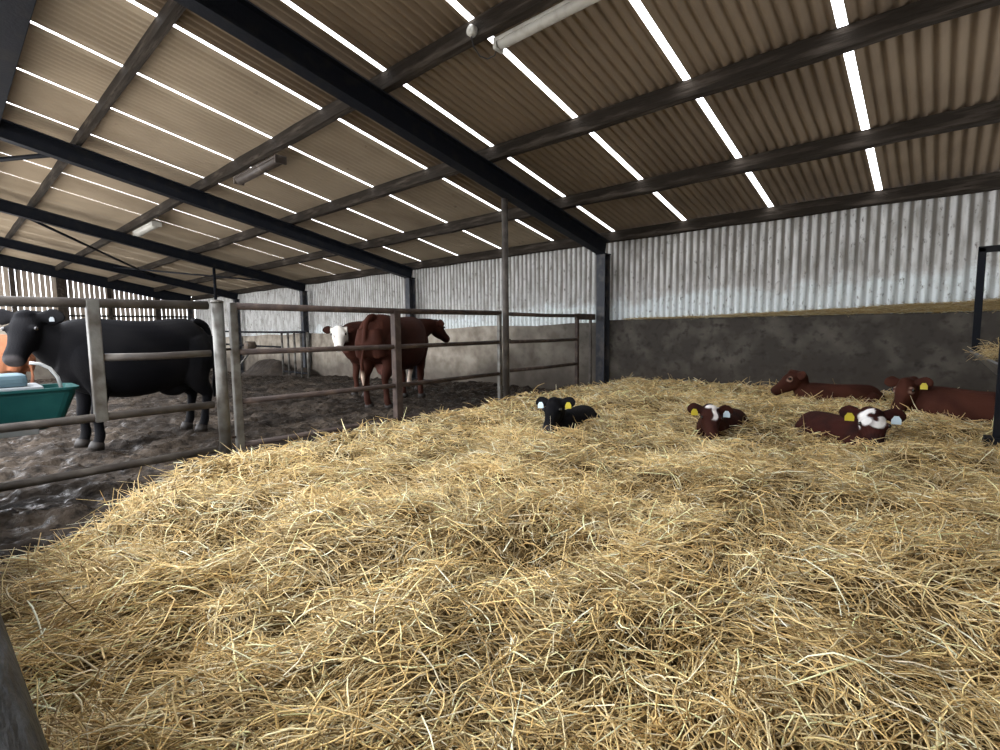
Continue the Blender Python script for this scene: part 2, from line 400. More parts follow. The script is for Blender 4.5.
def corrugated(name, x0, x1, z0f, z1, y, pitch=.118, amp=.021, m=None, ph=0.):
    n = int((x1 - x0) / pitch * 10)
    x = np.linspace(x0, x1, n + 1)
    ph_ = 2 * np.pi * x / pitch + ph
    wv = np.sin(ph_)
    wv = np.sign(wv) * np.abs(wv) ** .75
    yy = y + amp * wv
    th = .004
    zb = np.array([z0f(v) for v in x]); zt = np.full_like(x, z1)
    zr = np.linspace(0, 1, 5)
    X = np.repeat(x[None], 5, 0); Zz = zb[None] * (1 - zr[:, None]) + zt[None] * zr[:, None]
    Yf = np.repeat(yy[None], 5, 0)
    co = np.concatenate([np.stack([X, Yf, Zz], -1).reshape(-1, 3), np.stack([X, Yf + th, Zz], -1).reshape(-1, 3)])
    nx = n + 1; i = np.arange(5 * nx).reshape(5, nx)
    f = np.stack([i[:-1, :-1], i[:-1, 1:], i[1:, 1:], i[1:, :-1]], -1).reshape(-1, 4)
    f2 = f[:, ::-1] + 5 * nx
    me = np_mesh(name, co, np.concatenate([f, f2]))
    a = me.attributes.new('trough', 'FLOAT', 'POINT'); a.data.foreach_set('value', np.tile(wv * .5 + .5, 10).astype(np.float32))
    return link(name, me, m, smooth=True)
top = roof_z(YW + .12) - .01
for x0, x1 in ((-4.95, .9), (.9, 6.9), (-10.8, -4.95), (-16.65, -10.8), (-22.5, -16.65), (-28.55, -22.5)):
    parent_keep(corrugated('cladding_sheet', x0, x1, (lambda v: 1.405) if x0 > -4.96 else (lambda v: 1.33 + (v + 7) * .0155), top, YW + .16, m=M['white']), wb)

# far gable: upright boards with daylight between them
XG = -28.55
wl = empty('wall_left', (XG, 0, 0)); struct(wl)
bm = bmesh.new(); y = -.2; k = 0
while y < YW:
    w_ = .150 + .012 * math.sin(k * 2.3)
    bm_box(bm, (XG - .012 + .006 * math.sin(k * 5.1), y, 1.72), (XG + .012 + .006 * math.sin(k * 5.1), y + w_, roof_z(y + w_) - .03)); y += w_ + .030; k += 1
parent_keep(obj('boards', bm, M['board']), wl)
bm = bmesh.new(); bm_box(bm, (XG - .1, -.3, -.9), (XG + .1, YW + .3, 1.80), .01); parent_keep(obj('base_wall', bm, M['concrete']), wl)
for y, ww in ((2.2, .16), (3.72, .34), (5.33, .13), (7.2, .2)):
    parent_keep(box_obj('stud', (XG + .03, y - ww / 2, -.4), (XG + .16, y + ww / 2, roof_z(y) - .3), M['timber']), wl)
for z in (2.02, 2.66):
    parent_keep(box_obj('sill_rail', (XG + .02, -.2, z), (XG + .1, YW, z + .08), M['timber']), wl)
bm = bmesh.new(); bm_box(bm, (-4.6, -.75, 3.1), (7.1, -.6, 4.9)); bm_box(bm, (-.2, -.75, -.3), (7.1, -.6, 3.1)); struct(obj('light_block_front', bm, M['board']))  # unseen wall and header, added to hold daylight off the right side
bm = bmesh.new(); bm_box(bm, (6.9, -.2, -.3), (7.1, YW + .3, 4.9)); struct(obj('unseen_wall_right', bm, M['concrete']))  # unseen end wall, put in to stop light from the right

# ------------------------------------------------------------------ roof
ceil = empty('ceiling', (0, 0, 0)); struct(ceil)
gaps = [(7.0, 0), (3.3, .015), (1.92, .015), (.55, .03), (-.80, .078), (-2.13, .078), (-3.48, .078), (-4.84, .072), (-6.25, .066), (-7.70, .062), (-9.13, .058), (-10.55, .05),
        (-11.98, .012), (-13.40, .036), (-14.87, .030), (-16.3, .010), (-17.7, .016), (-19.1, .012), (-20.3, .022), (-21.6, .03), (-23.0, .02), (-24.4, .012), (-25.8, .014), (-27.2, .012), (-28.7, 0)]
def roof_strip(x0, x1):
    pitch = .117; n = max(8, int((x1 - x0) / pitch * 10))
    x = np.linspace(x0, x1, n + 1)
    pitch = (x1 - x0) / max(1, round((x1 - x0) / pitch))
    am, ed = (.023, .09) if x1 > -4.9 else (.017, .24)
    dz = am - am * np.cos(2 * np.pi * (x - x0) / pitch)
    dz = dz * sstep(0, ed, np.minimum(x - x0, x1 - x))          # the sheets run out flat at their lapped edges
    # keep the strip edges on a crest so that the opening shows
    yv = np.array([-.75 if x1 > -4.6 else .45, 1.75, 3.54, 5.3, 7.04, 8.95])
    X = np.repeat(x[None], len(yv), 0); Yv = np.repeat(yv[:, None], n + 1, 1)
    Zb = H8 + SL * (8.5 - Yv) + dz[None]
    co = np.concatenate([np.stack([X, Yv, Zb], -1).reshape(-1, 3), np.stack([X, Yv, Zb + .006], -1).reshape(-1, 3)])
    i = np.arange((n + 1) * len(yv)).reshape(len(yv), n + 1)
    f = np.stack([i[:-1, :-1], i[:-1, 1:], i[1:, 1:], i[1:, :-1]], -1).reshape(-1, 4)
    e0 = np.stack([i[:-1, 0], i[1:, 0], i[1:, 0] + i.size, i[:-1, 0] + i.size], -1)
    e1 = np.stack([i[:-1, -1], i[1:, -1], i[1:, -1] + i.size, i[:-1, -1] + i.size], -1)
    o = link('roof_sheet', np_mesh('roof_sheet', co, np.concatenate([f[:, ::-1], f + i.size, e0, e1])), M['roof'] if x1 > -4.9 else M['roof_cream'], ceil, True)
    return o
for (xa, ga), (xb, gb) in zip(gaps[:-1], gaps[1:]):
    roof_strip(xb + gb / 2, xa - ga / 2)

PY = [1.75, 3.54, 5.30, 7.04, 8.68]
PN = ['topmost', 'second', 'third', 'fourth', 'lowest']
PL = ['weathered timber roof purlin nearest the open front, highest of the five',
      'timber roof purlin carrying the fluorescent batten lights',
      'middle timber roof purlin, third up from the back wall',
      'timber roof purlin one step in from the back wall',
      'timber eave purlin running along the top of the whitewashed back wall']
for k, y in enumerate(PY):
    bm = bmesh.new(); zt = roof_z(y) - .004; dp = .14 if k == 0 else .18
    n = 60; xs_ = np.linspace(-28.5, 6.8, n); rings = []
    for i, x in enumerate(xs_):
        wv = .010 * math.sin(x * 3.1 + k) + .006 * math.sin(x * 7.7 + 2 * k)
        y0 = y + wv * .5; y1 = y + .075 + wv * .5; zb = zt - dp + wv
        rings.append([bm.verts.new(q) for q in ((x, y0, zb), (x, y1, zb - SL * .075), (x, y1, zt - SL * .075), (x, y0, zt))])
    for a, b in zip(rings[:-1], rings[1:]):
        for j in range(4): bm.faces.new((a[j], b[j], b[(j + 1) % 4], a[(j + 1) % 4]))
    bm.faces.new(rings[0]); bm.faces.new(rings[-1])
    o = obj('roof_purlin', bm, M['timber'], loc=(-8, y, zt - .1)); tag(o, PL[k], 'roof beam', 'timber purlins under the roof sheets')
o = box_obj('front_beam', (-28.5, .52, roof_z(.7) - .42), (6.8, .84, roof_z(.7) - .02), M['steel'], bev=.01)
tag(o, 'dark beam across the top of the open front, at the upper corner', 'roof beam')

def ibeam(bm, p0, p1, w_, h, updir, t=.016):
    """I section from p0 to p1; p is the top centre line"""
    p0 = V(p0); p1 = V(p1); d = (p1 - p0).normalized(); s = d.cross(V(updir)).normalized(); u = s.cross(d)
    for (a0, a1, b0, b1) in ((-w_ / 2, w_ / 2, -t, 0), (-w_ / 2, w_ / 2, -h, -h + t), (-t / 2, t / 2, -h + t, -t)):
        vs = [[bm.verts.new(p + s * a + u * b) for a, b in ((a0, b0), (a1, b0), (a1, b1), (a0, b1))] for p in (p0, p1)]
        for j in range(4): bm.faces.new((vs[0][j], vs[1][j], vs[1][(j + 1) % 4], vs[0][(j + 1) % 4]))
        bm.faces.new(vs[0][::-1]); bm.faces.new(vs[1])
RX = [(-4.95, 'black steel roof rafter directly above the calf pen fence'), (-10.8, 'black steel roof rafter meeting the wall behind the red cows'),
      (-16.65, 'black steel roof rafter beyond the white lamp, third from the pen'), (-22.5, 'black steel roof rafter one bay short of the boarded far gable'), (-28.35, 'black steel roof rafter lying against the boarded far gable'), (.92, 'black steel rafter over the hay feeder at the pen side')]
CL = ['grey steel column at the corner of the straw pen', 'grey steel column behind the red cows', 'grey steel column beside the barred hurdle', 'dark steel column standing left of the hanging bucket', 'dark steel column at the far corner of the barn', 'steel column by the hay feeder']
for k, (x, lab) in enumerate(RX):
    if x > 0: continue
    root = empty('steel_rafter', (x, 8.5, roof_z(8.5) - .2)); tag(root, lab, 'rafter', 'steel rafters of the barn')
    bm = bmesh.new(); dp = .205 if x > -25 else -.03; ibeam(bm, (x, 8.62, roof_z(8.62) - dp), (x, .5, roof_z(.5) - dp), .17, .285 if x > -25 else .5, (0, 0, 1)); parent_keep(obj('beam', bm, M['steel']), root)
    fz = floor_z(x) - .1
    root = empty('steel_column', (x, 8.5, fz)); tag(root, CL[k], 'column', 'steel columns along the back wall')
    bm = bmesh.new(); ibeam(bm, (x, 8.42, fz), (x, 8.42, roof_z(8.5) - .47), .18, .2, (0, -1, 0)); parent_keep(obj('column_shaft', bm, M['column']), root)
    parent_keep(box_obj('base_plate', (x - .15, 8.38, fz), (x + .15, 8.64, fz + .13), M['column']), root)
    parent_keep(box_obj('cap_plate', (x - .1, 8.40, roof_z(8.5) - .49), (x + .1, 8.63, roof_z(8.5) - .47), M['steel'], bev=.003), root)

def rz(p, dz): return (p[0], p[1], roof_z(p[1]) - dz)
bm = bmesh.new(); bm_tube(bm, [rz((-16.7, 1.2), .33), rz((-22.45, 5.6), .33)], .035, 10)
tag(obj('wind_brace', bm, M['steel'], smooth=True), 'thin diagonal steel brace under the far roof falling towards the gable', 'brace', 'steel wind braces')
bm = bmesh.new(); bm_tube(bm, [rz((-22.45, 4.4), .33), rz((-16.7, 8.0), .33)], .03, 10)
tag(obj('wind_brace', bm, M['steel'], smooth=True), 'thin steel brace crossing the longer one near the far gable', 'brace', 'steel wind braces')
bm = bmesh.new(); bm_tube(bm, [rz((-10.9, 1.75), .27), rz((-16.6, -.6), .36)], .04, 10)
tag(obj('wind_brace', bm, M['steel'], smooth=True), 'short stub of steel brace at the frame edge between two rafters', 'brace', 'steel wind braces')

# ------------------------------------------------------------------ lamps
def batten(x0, x1, y, zt, m, label, lit_m=None, wd=.11, hg=.085):
    root = empty('batten_lamp', ((x0 + x1) / 2, y, zt)); tag(root, label, 'lamp', 'batten lamps on the roof purlins')
    bm = bmesh.new(); bm_box(bm, (x0, y - wd / 2, zt - .035), (x1, y + wd / 2, zt), .008); parent_keep(obj('housing', bm, m), root)
    bm = bmesh.new(); bm_tube(bm, [(x0 + .02, y, zt - .05), (x0 + .03, y, zt - .05), (x1 - .03, y, zt - .05), (x1 - .02, y, zt - .05)], [wd * .2, wd * .46, wd * .46, wd * .2], 16, flat=.9)
    parent_keep(obj('diffuser', bm, lit_m or m, smooth=True), root)
    for x in (x0, x1):
        parent_keep(box_obj('end_cap', (x - .02, y - wd * .53, zt - hg - .015), (x + .02, y + wd * .53, zt + .003), m, bev=.01), root)
    return root
batten(-3.28, -1.7, 3.70, roof_z(3.7) - .16, M['pale'], 'long pale batten lamp on the purlin right over the straw pen')
batten(-9.3, -7.72, 3.68, roof_z(3.7) - .19, M['lampbrown'], 'dirty brown batten lamp on the purlin left of the nearest rafter', wd=.17, hg=.1)
batten(-15.9, -14.2, 3.68, roof_z(3.7) - .21, M['pale'], 'small white batten lamp between the two far rafters', wd=.2, hg=.1)
root = empty('junction_box', (-3.44, 3.52, roof_z(3.54) - .12)); tag(root, 'round white junction box on the purlin beside the pale lamp', 'junction box')
bm = bmesh.new(); bm_tube(bm, [(-3.44, 3.535, roof_z(3.54) - .13), (-3.44, 3.49, roof_z(3.54) - .13), (-3.44, 3.48, roof_z(3.54) - .13)], [.05, .05, .035], 18); parent_keep(obj('box_body', bm, M['pale'], smooth=True), root)
bm = bmesh.new(); bm_tube(bm, [(-3.44, 3.485, roof_z(3.54) - .13), (-3.44, 3.475, roof_z(3.54) - .13)], [.03, .02], 14); parent_keep(obj('box_lid', bm, M['pale'], smooth=True), root)
zb = roof_z(3.6) - .2
bm = bmesh.new(); bm_tube(bm, [(-3.44, 3.5, zb + .05), (-3.46, 3.55, zb - .03), (-3.44, 3.62, zb - .10), (-3.38, 3.66, zb - .13), (-3.32, 3.69, zb - .11), (-3.29, 3.70, zb - .04), (-3.28, 3.70, zb + .02)], .006, 8)
tag(obj('lamp_cable', bm, M['black'], smooth=True), 'black cable looping from the junction box to the pale lamp', 'cable')

# ------------------------------------------------------------------ fence
Zt, Z2, Z3, Z4 = EYE + .25, EYE - .185, EYE - .66, EYE - 1.085
def gate(name, label, y0, y1, rails, stiles, rm, group='tube gates of the fence', x=XF):
    root = empty(name, (x, (y0 + y1) / 2, 0)); tag(root, label, 'gate', group)
    for (a, b, z, r) in rails:
        bm = bmesh.new(); bm_tube(bm, [(x, a, z), (x, (a + b) / 2, z - .008), (x, b, z)], r, 12); parent_keep(obj('rail', bm, rm, smooth=True), root)
    for (y, z0, z1, r, m) in stiles:
        bm = bmesh.new(); bm_box(bm, (x - r, y - r, z0), (x + r, y + r, z1), .008) ; parent_keep(obj('stile', bm, m), root)
    return root
gate('tube_gate', 'tube gate in front of the black cow with a square pale stile', -1.2, 1.64,
     [(-1.2, 1.66, Zt, .038), (.83, 1.66, Z2, .030), (-1.2, 1.66, Z3, .033), (-1.2, 1.66, Z4, .033)],
     [(.83, Z3 - .04, Zt + .02, .042, M['galv']), (-1.15, Z4 - .04, Zt + .02, .04, M['galv'])], M['rail'])
gate('tube_gate', 'long rusty tube gate in front of the red cows', 1.87, 5.68,
     [(1.87, 5.66, Zt, .034), (1.87, 5.66, Z2, .028), (1.87, 5.66, Z3, .028), (1.87, 5.66, Z4, .03)],
     [(1.87, Z4 - .05, Zt + .03, .033, M['galv']), (3.74, Z4, Zt, .045, M['rust']), (5.64, Z4 - .05, Zt + .04, .028, M['galv'])], M['rust'])
gate('tube_gate', 'short brown tube gate between the tall post and the corner column', 5.88, 8.3,
     [(5.88, 7.76, Zt - .01, .03), (5.88, 7.76, Z2, .028), (5.88, 7.76, Z3 + .03, .028), (5.88, 7.76, Z4 + .05, .028)],
     [(7.76, Z4, Zt, .03, M['rust']), (8.22, Z4 + .05, Zt - .06, .022, M['rail'])], M['rust'])
bm = bmesh.new(); bm_box(bm, (XF - .03, 7.72, Zt - .08), (XF + .03, 8.36, Zt + .03), .008)
tag(obj('gate_board', bm, M['rust']), 'short brown board from the gate end to the corner column', 'board')
def post(label, x, y, z0, z1, r, m, cap=True):
    root = empty('fence_post', (x, y, z0)); tag(root, label, 'post', 'round steel fence posts')
    bm = bmesh.new(); bm_tube(bm, [(x, y, z0), (x, y, z1)], r, 18); parent_keep(obj('post_tube', bm, m, smooth=True), root)
    bm = bmesh.new(); bm_tube(bm, [(x, y, z1 - .005), (x, y, z1 + .012), (x, y, z1 + .022)], [r * 1.04, r * 1.04, r * .6], 18); parent_keep(obj('post_cap', bm, m, smooth=True), root)
    bm = bmesh.new(); bm_tube(bm, [(x, y, z0 + .02), (x, y, z0 + .2)], [r * 1.5, r * 1.1], 18); parent_keep(obj('post_collar', bm, M['rust'], smooth=True), root)
    for z in (Z2 + .06, Z4 + .12):
        bm = bmesh.new(); bm_tube(bm, [(x - .01, y + r * .5, z - .03), (x - .01, y + r * .5 + .09, z - .03)], .012, 8); parent_keep(obj('hinge_pin', bm, M['rust'], smooth=True), root)
post('stout pale round post where the two near gates meet', XF, 1.74, -.12, Zt + .03, .052, M['galv'])
post('tall round post reaching up to the rafter above the pen fence', XF, 5.79, -.1, roof_z(5.79) - .47, .048, M['rail'])
post('thin tall post far out in the muddy yard behind the pale post', -16.65, 5.72, -.3, roof_z(5.72) - .47, .042, M['steel'])

# front barrier under the camera
root = empty('front_barrier', (-1.5, -.03, 0)); tag(root, 'dark grey bar of the front barrier cutting the lower corner', 'barrier')
bm = bmesh.new(); bm_tube(bm, [(x, -.025 + .03 * (x + .55), .90) for x in np.linspace(-6, 3, 19)], .062, 24, flat=1.0); parent_keep(obj('top_bar', bm, M['barrier'], smooth=True), root)
for x in (-5.9, -2.6, .6, 2.9):
    parent_keep(box_obj('barrier_post', (x - .04, -.10 + .03 * x, -.1), (x + .04, -.02 + .03 * x, .9), M['barrier']), root)
bm = bmesh.new(); vs = [bm.verts.new(q) for q in ((-6, -.20, 0), (3, .07, 0), (3, .07, .88), (-6, -.20, .88), (-6, -.21, 0), (3, .06, 0), (3, .06, .88), (-6, -.21, .88))]
for q in ((0, 1, 2, 3), (4, 7, 6, 5), (0, 4, 5, 1), (3, 2, 6, 7), (0, 3, 7, 4), (1, 5, 6, 2)): bm.faces.new([vs[k] for k in q])
parent_keep(obj('sheet_panel', bm, M['barrier']), root)

# ------------------------------------------------------------------ trough and far clutter
XT = -5.42
def trough():
    root = empty('water_trough', (XT, .1, .5)); tag(root, 'green plastic water trough beside the black cow', 'trough')
    y0, y1 = -.75, .73; zt = EYE - .415; zb = EYE - .74; x0, x1 = XT - .24, XT + .24
    bm = bmesh.new()
    def ring(ins, z, rr, ext=0):
        pts = []
        for cx, cy, a0 in ((x1 - ins - rr, y1 - ins - ext - rr, 0), (x0 + ins + rr, y1 - ins - ext - rr, 90), (x0 + ins + rr, y0 + ins + ext + rr, 180), (x1 - ins - rr, y0 + ins + ext + rr, 270)):
            for k in range(5):
                t = math.radians(a0 + k * 22.5); pts.append(bm.verts.new((cx + rr * math.cos(t), cy + rr * math.sin(t), z)))
        return pts
    rs = [ring(.07, zb, .05, .13), ring(.05, zb + .05, .06, .05), ring(.012, zt - .05, .08), ring(.012, zt - .02, .08), ring(-.012, zt - .02, .09), ring(-.012, zt, .09), ring(.03, zt, .06), ring(.06, zt - .22, .05, .04)]
    bm.faces.new(rs[0][::-1])
    for a, b in zip(rs[:-1], rs[1:]):
        n = len(a)
        for k in range(n): bm.faces.new((a[k], a[(k + 1) % n], b[(k + 1) % n], b[k]))
    bm.faces.new(rs[-1])
    parent_keep(obj('tub', bm, M['green']), root)
    bm = bmesh.new(); bm_box(bm, (x0 + .02, y0 + .05, zt - .005), (x1 - .01, .52, zt + .02), .008); parent_keep(obj('cover_plate', bm, M['greyplate']), root)
    bm = bmesh.new(); bm_box(bm, (x0 + .07, y0 + .1, zt + .018), (x1 - .06, .44, zt + .115), .035); parent_keep(obj('float_cover', bm, M['bluegrey']), root)
    bm = bmesh.new(); bm_box(bm, (x1 - .06, .1, zb - .02), (x1 + .005, .47, zb + .035), .006); parent_keep(obj('bracket', bm, M['greyplate']), root)
    bm = bmesh.new(); bm_tube(bm, [(x1 - .2, .30, zt + .01), (x1 - .2, .33, zt + .01)], .01, 6)
    bm.free()
    bm = bmesh.new(); bm_tube(bm, [(XT - .1, .67, zt - .08), (XT - .1, .645, zt + .06), (XT - .1, .60, zt + .14), (XT - .1, .54, zt + .18), (XT - .1, .48, zt + .19)], .013, 10)
    parent_keep(obj('water_hose', bm, M['whitehose'], smooth=True), root)
trough()

# pen rails, hurdle, bucket and muck at the far back
def frail(label, x0, x1, y, z0, z1, r):
    bm = bmesh.new(); bm_tube(bm, [(x0, y, z0), ((x0 + x1) / 2, y, (z0 + z1) / 2 - .01), (x1, y, z1)], r, 10)
    return tag(obj('pen_rail', bm, M['steel'], smooth=True), label, 'rail', 'rails at the far back of the yard')
frail('upper dark rail running to the barred hurdle at the far back', -22.6, -17.4, 8.0, EYE + .06, EYE + .0, .035)
frail('lower dark rail behind the hanging bucket at the far back', -22.6, -17.4, 8.0, EYE - .47, EYE - .52, .035)
root = empty('barred_hurdle', (-16.4, 8.0, -.25)); tag(root, 'small hurdle with five upright bars beside a far column', 'hurdle')
bm = bmesh.new(); bm_tube(bm, [(-17.35, 8, EYE), (-15.5, 8, EYE - .0)], .04, 10); parent_keep(obj('hurdle_rail', bm, M['steel'], smooth=True), root)
bm = bmesh.new(); bm_tube(bm, [(-17.35, 8, EYE - 1.36), (-15.5, 8, EYE - 1.36)], .03, 10); parent_keep(obj('hurdle_rail', bm, M['steel'], smooth=True), root)
for k in range(5):
    x = -17.33 + k * .455; r = .035 if k < 4 else .05
    bm = bmesh.new(); bm_tube(bm, [(x, 8, -.28 if k < 4 else -.35), (x, 8, EYE)], r, 10); parent_keep(obj('hurdle_bar', bm, M['galv'], smooth=True), root)
root = empty('feed_bucket', (-19.5, 7.82, .6)); tag(root, 'round brown bucket hung on the far rail', 'bucket')
bm = bmesh.new(); bm_tube(bm, [(-19.5, 7.62, .76), (-19.5, 7.64, .76), (-19.5, 7.96, .78)], [.15, .17, .14], 20); parent_keep(obj('bucket_body', bm, M['bucket'], smooth=True), root)
bm = bmesh.new(); bm_tube(bm, [(-19.5 + .17 * math.cos(t), 7.64, .76 + .17 * math.sin(t)) for t in np.linspace(0, math.pi, 12)], .012, 6); parent_keep(obj('bucket_handle', bm, M['galv'], smooth=True), root)
bm = bmesh.new(); bm_tube(bm, [(-20.3, 7.4, -.33), (-19.4, 7.75, .55)], .035, 8); tag(obj('leaning_pole', bm, M['galv'], smooth=True), 'pale pole leaning below the brown bucket', 'pole')
bm = bmesh.new(); bm_tube(bm, [(-21.6, 7.5, -.3), (-22.0, 7.8, .75)], .035, 8); tag(obj('leaning_pole', bm, M['galv'], smooth=True), 'pale pole leaning at the far corner behind the pale post', 'pole')
xs = np.linspace(-21.2, -15.9, 90); ys = np.linspace(7.0, 8.6, 36); X, Y = np.meshgrid(xs, ys)
Hm = .62 * np.exp(-(((X + 18.9) / 1.25) ** 4 + ((Y - 8.2) / .55) ** 2)) + .35 * np.exp(-(((X + 16.6) / .7) ** 2 + ((Y - 8.4) / .4) ** 2))
Zm = -.031 * (-X - 9) - .08 + Hm * (.75 + .5 * fbm(X * 2, Y * 2, 5))
o = link('muck_heap', grid_mesh('muck_heap', X, Y, Zm), M['muck'], smooth=True); tag(o, 'low dark heap of muck against the far wall', 'muck', kind='stuff')

# hay feeder at the right edge
def feeder():
    root = empty('hay_feeder', (.22, 6.5, .3)); tag(root, 'dark steel hay feeder frame with a grey trough by the wall', 'hay feeder')
    a = V((.215, 6.95, 0)); b = V((.365, 5.9, 0)); c = V((.95, 6.95, 0)); d = V((1.1, 5.9, 0))
    for n_, p, z0, z1, r in (('leg', a, EYE - .3, EYE + .76, .030), ('leg', b, .2, EYE + .2, .036), ('leg', c, .2, EYE + .76, .030), ('leg', d, .2, EYE + .2, .036)):
        bm = bmesh.new(); bm_box(bm, (p.x - r, p.y - r, z0), (p.x + r, p.y + r, z1), .005); parent_keep(obj(n_, bm, M['steel']), root)
    for p in (b, d):
        parent_keep(box_obj('foot_plate', (p.x - .09, p.y - .09, .22), (p.x + .09, p.y + .09, .30), M['steel']), root)
    for p, q, z in ((a, c, EYE + .74), (b, d, EYE + .18)):
        bm = bmesh.new(); bm_box(bm, (p.x - .03, p.y - .03, z - .03), (q.x + .03, p.y + .03, z + .03), .005); parent_keep(obj('cross_bar', bm, M['steel']), root)
    # sloping trough panel from the rear leg to the front one
    bm = bmesh.new()
    P = [V((.17, 6.93, EYE - .27)), V((.36, 5.95, EYE - .36)), V((.62, 5.95, EYE - .66)), V((.50, 6.93, EYE - .62)), V((.95, 6.93, EYE - .2)), V((1.05, 5.95, EYE - .26))]
    t = V((.012, .004, .016))
    for q in ((0, 1, 2, 3), (3, 2, 5, 4)):
        vs = [bm.verts.new(P[k]) for k in q]; vt = [bm.verts.new(P[k] + t) for k in q]
        bm.faces.new(vs); bm.faces.new(vt[::-1])
        for k in range(4): bm.faces.new((vs[k], vs[(k + 1) % 4], vt[(k + 1) % 4], vt[k]))
    parent_keep(obj('trough_panel', bm, M['hayrack']), root)
    n = 380
    x = rng.uniform(.24, .95, n); y = rng.uniform(6.2, 6.9, n); h = .07 * np.exp(-((x - .5) / .4) ** 2)
    cc, ff, kk = strands(np.stack([x, y, EYE - .31 + h + rng.uniform(-.06, .06, n)], 1), rng.uniform(0, 6.3, n), rng.normal(0, .4, n), rng.uniform(.1, .28, n), rng.uniform(.002, .0035, n), rng.normal(0, .8, n), rng.normal(.3, .6, n), np.full(n, .8))
    o = link('hay', np_mesh('hay', cc, ff, kk), M['straw']); tag(o, 'tuft of hay lying in the grey feeder trough', 'hay', kind='stuff')
feeder()

# ------------------------------------------------------------------ cattle
def cr(P, n):
    """Catmull-Rom through rows of P"""
    P = np.array(P, float); out = []
    Q = np.vstack([2 * P[0] - P[1], P, 2 * P[-1] - P[-2]])
    for i in range(1, len(Q) - 2):
        for t in np.linspace(0, 1, n, endpoint=False):
            a, b, c, d = Q[i - 1], Q[i], Q[i + 1], Q[i + 2]
            out.append(.5 * (2 * b + (c - a) * t + (2 * a - 5 * b + 4 * c - d) * t * t + (3 * b - a - 3 * c + d) * t ** 3))
    out.append(P[-1]); return np.array(out)
class Blob:
    def __init__(s, xs=1.0): s.bm = bmesh.new(); s.xs = xs
    def loft(s, secs, side, n=20, dens=4, power=2.0, up=None):
        """secs rows: x y z half-width half-height; side = direction of the width"""
        S = cr(secs, dens); rings = []; S[:, 0] *= s.xs
        side = np.array(side, float)
        for i, r in enumerate(S):
            p = r[:3]; t = S[min(i + 1, len(S) - 1)][:3] - S[max(i - 1, 0)][:3]; t /= np.linalg.norm(t) + 1e-9
            a = side - t * side.dot(t); a /= np.linalg.norm(a); b = np.cross(a, t)
            if up is not None and b.dot(up) < 0: b = -b
            wv, hv = max(r[3], .004), max(r[4], .004); ring = []
            for k in range(n):
                q = 2 * math.pi * k / n; c_, s_ = math.cos(q), math.sin(q)
                c2 = math.copysign(abs(c_) ** (2 / power), c_); s2 = math.copysign(abs(s_) ** (2 / power), s_)
                ring.append(s.bm.verts.new(p + a * wv * c2 + b * hv * s2))
            rings.append(ring)
        for A, B in zip(rings[:-1], rings[1:]):
            for k in range(n): s.bm.faces.new((A[k], A[(k + 1) % n], B[(k + 1) % n], B[k]))
        s.bm.faces.new(rings[0][::-1]); s.bm.faces.new(rings[-1])
    def limb(s, pts, side=(0, 1, 0), dens=4):
        """rows: x y z radius [flatten along the width]"""
        s.loft([(p[0], p[1], p[2], p[3] * (p[4] if len(p) > 4 else 1), p[3]) for p in pts], side, 14, dens)
    def ball(s, c, r):
        q = bmesh.ops.create_icosphere(s.bm, subdivisions=3, radius=1)
        for v in q['verts']: v.co = V((c[0] * s.xs + v.co.x * r[0], c[1] + v.co.y * r[1], c[2] + v.co.z * r[2]))
    def done(s, name, scale, voxel, smooth=6):
        me = bpy.data.meshes.new(name); bmesh.ops.recalc_face_normals(s.bm, faces=s.bm.faces[:]); s.bm.to_mesh(me); s.bm.free()
        me.transform(Matrix.Scale(scale, 4))
        o = bpy.data.objects.new(name, me); C.objects.link(o)
        r = o.modifiers.new('r', 'REMESH'); r.mode = 'VOXEL'; r.voxel_size = voxel
        k = o.modifiers.new('s', 'SMOOTH'); k.factor = .5; k.iterations = smooth
        dg = bpy.context.evaluated_depsgraph_get(); m2 = bpy.data.meshes.new_from_object(o.evaluated_get(dg))
        bpy.data.objects.remove(o); m2.name = name
        return m2

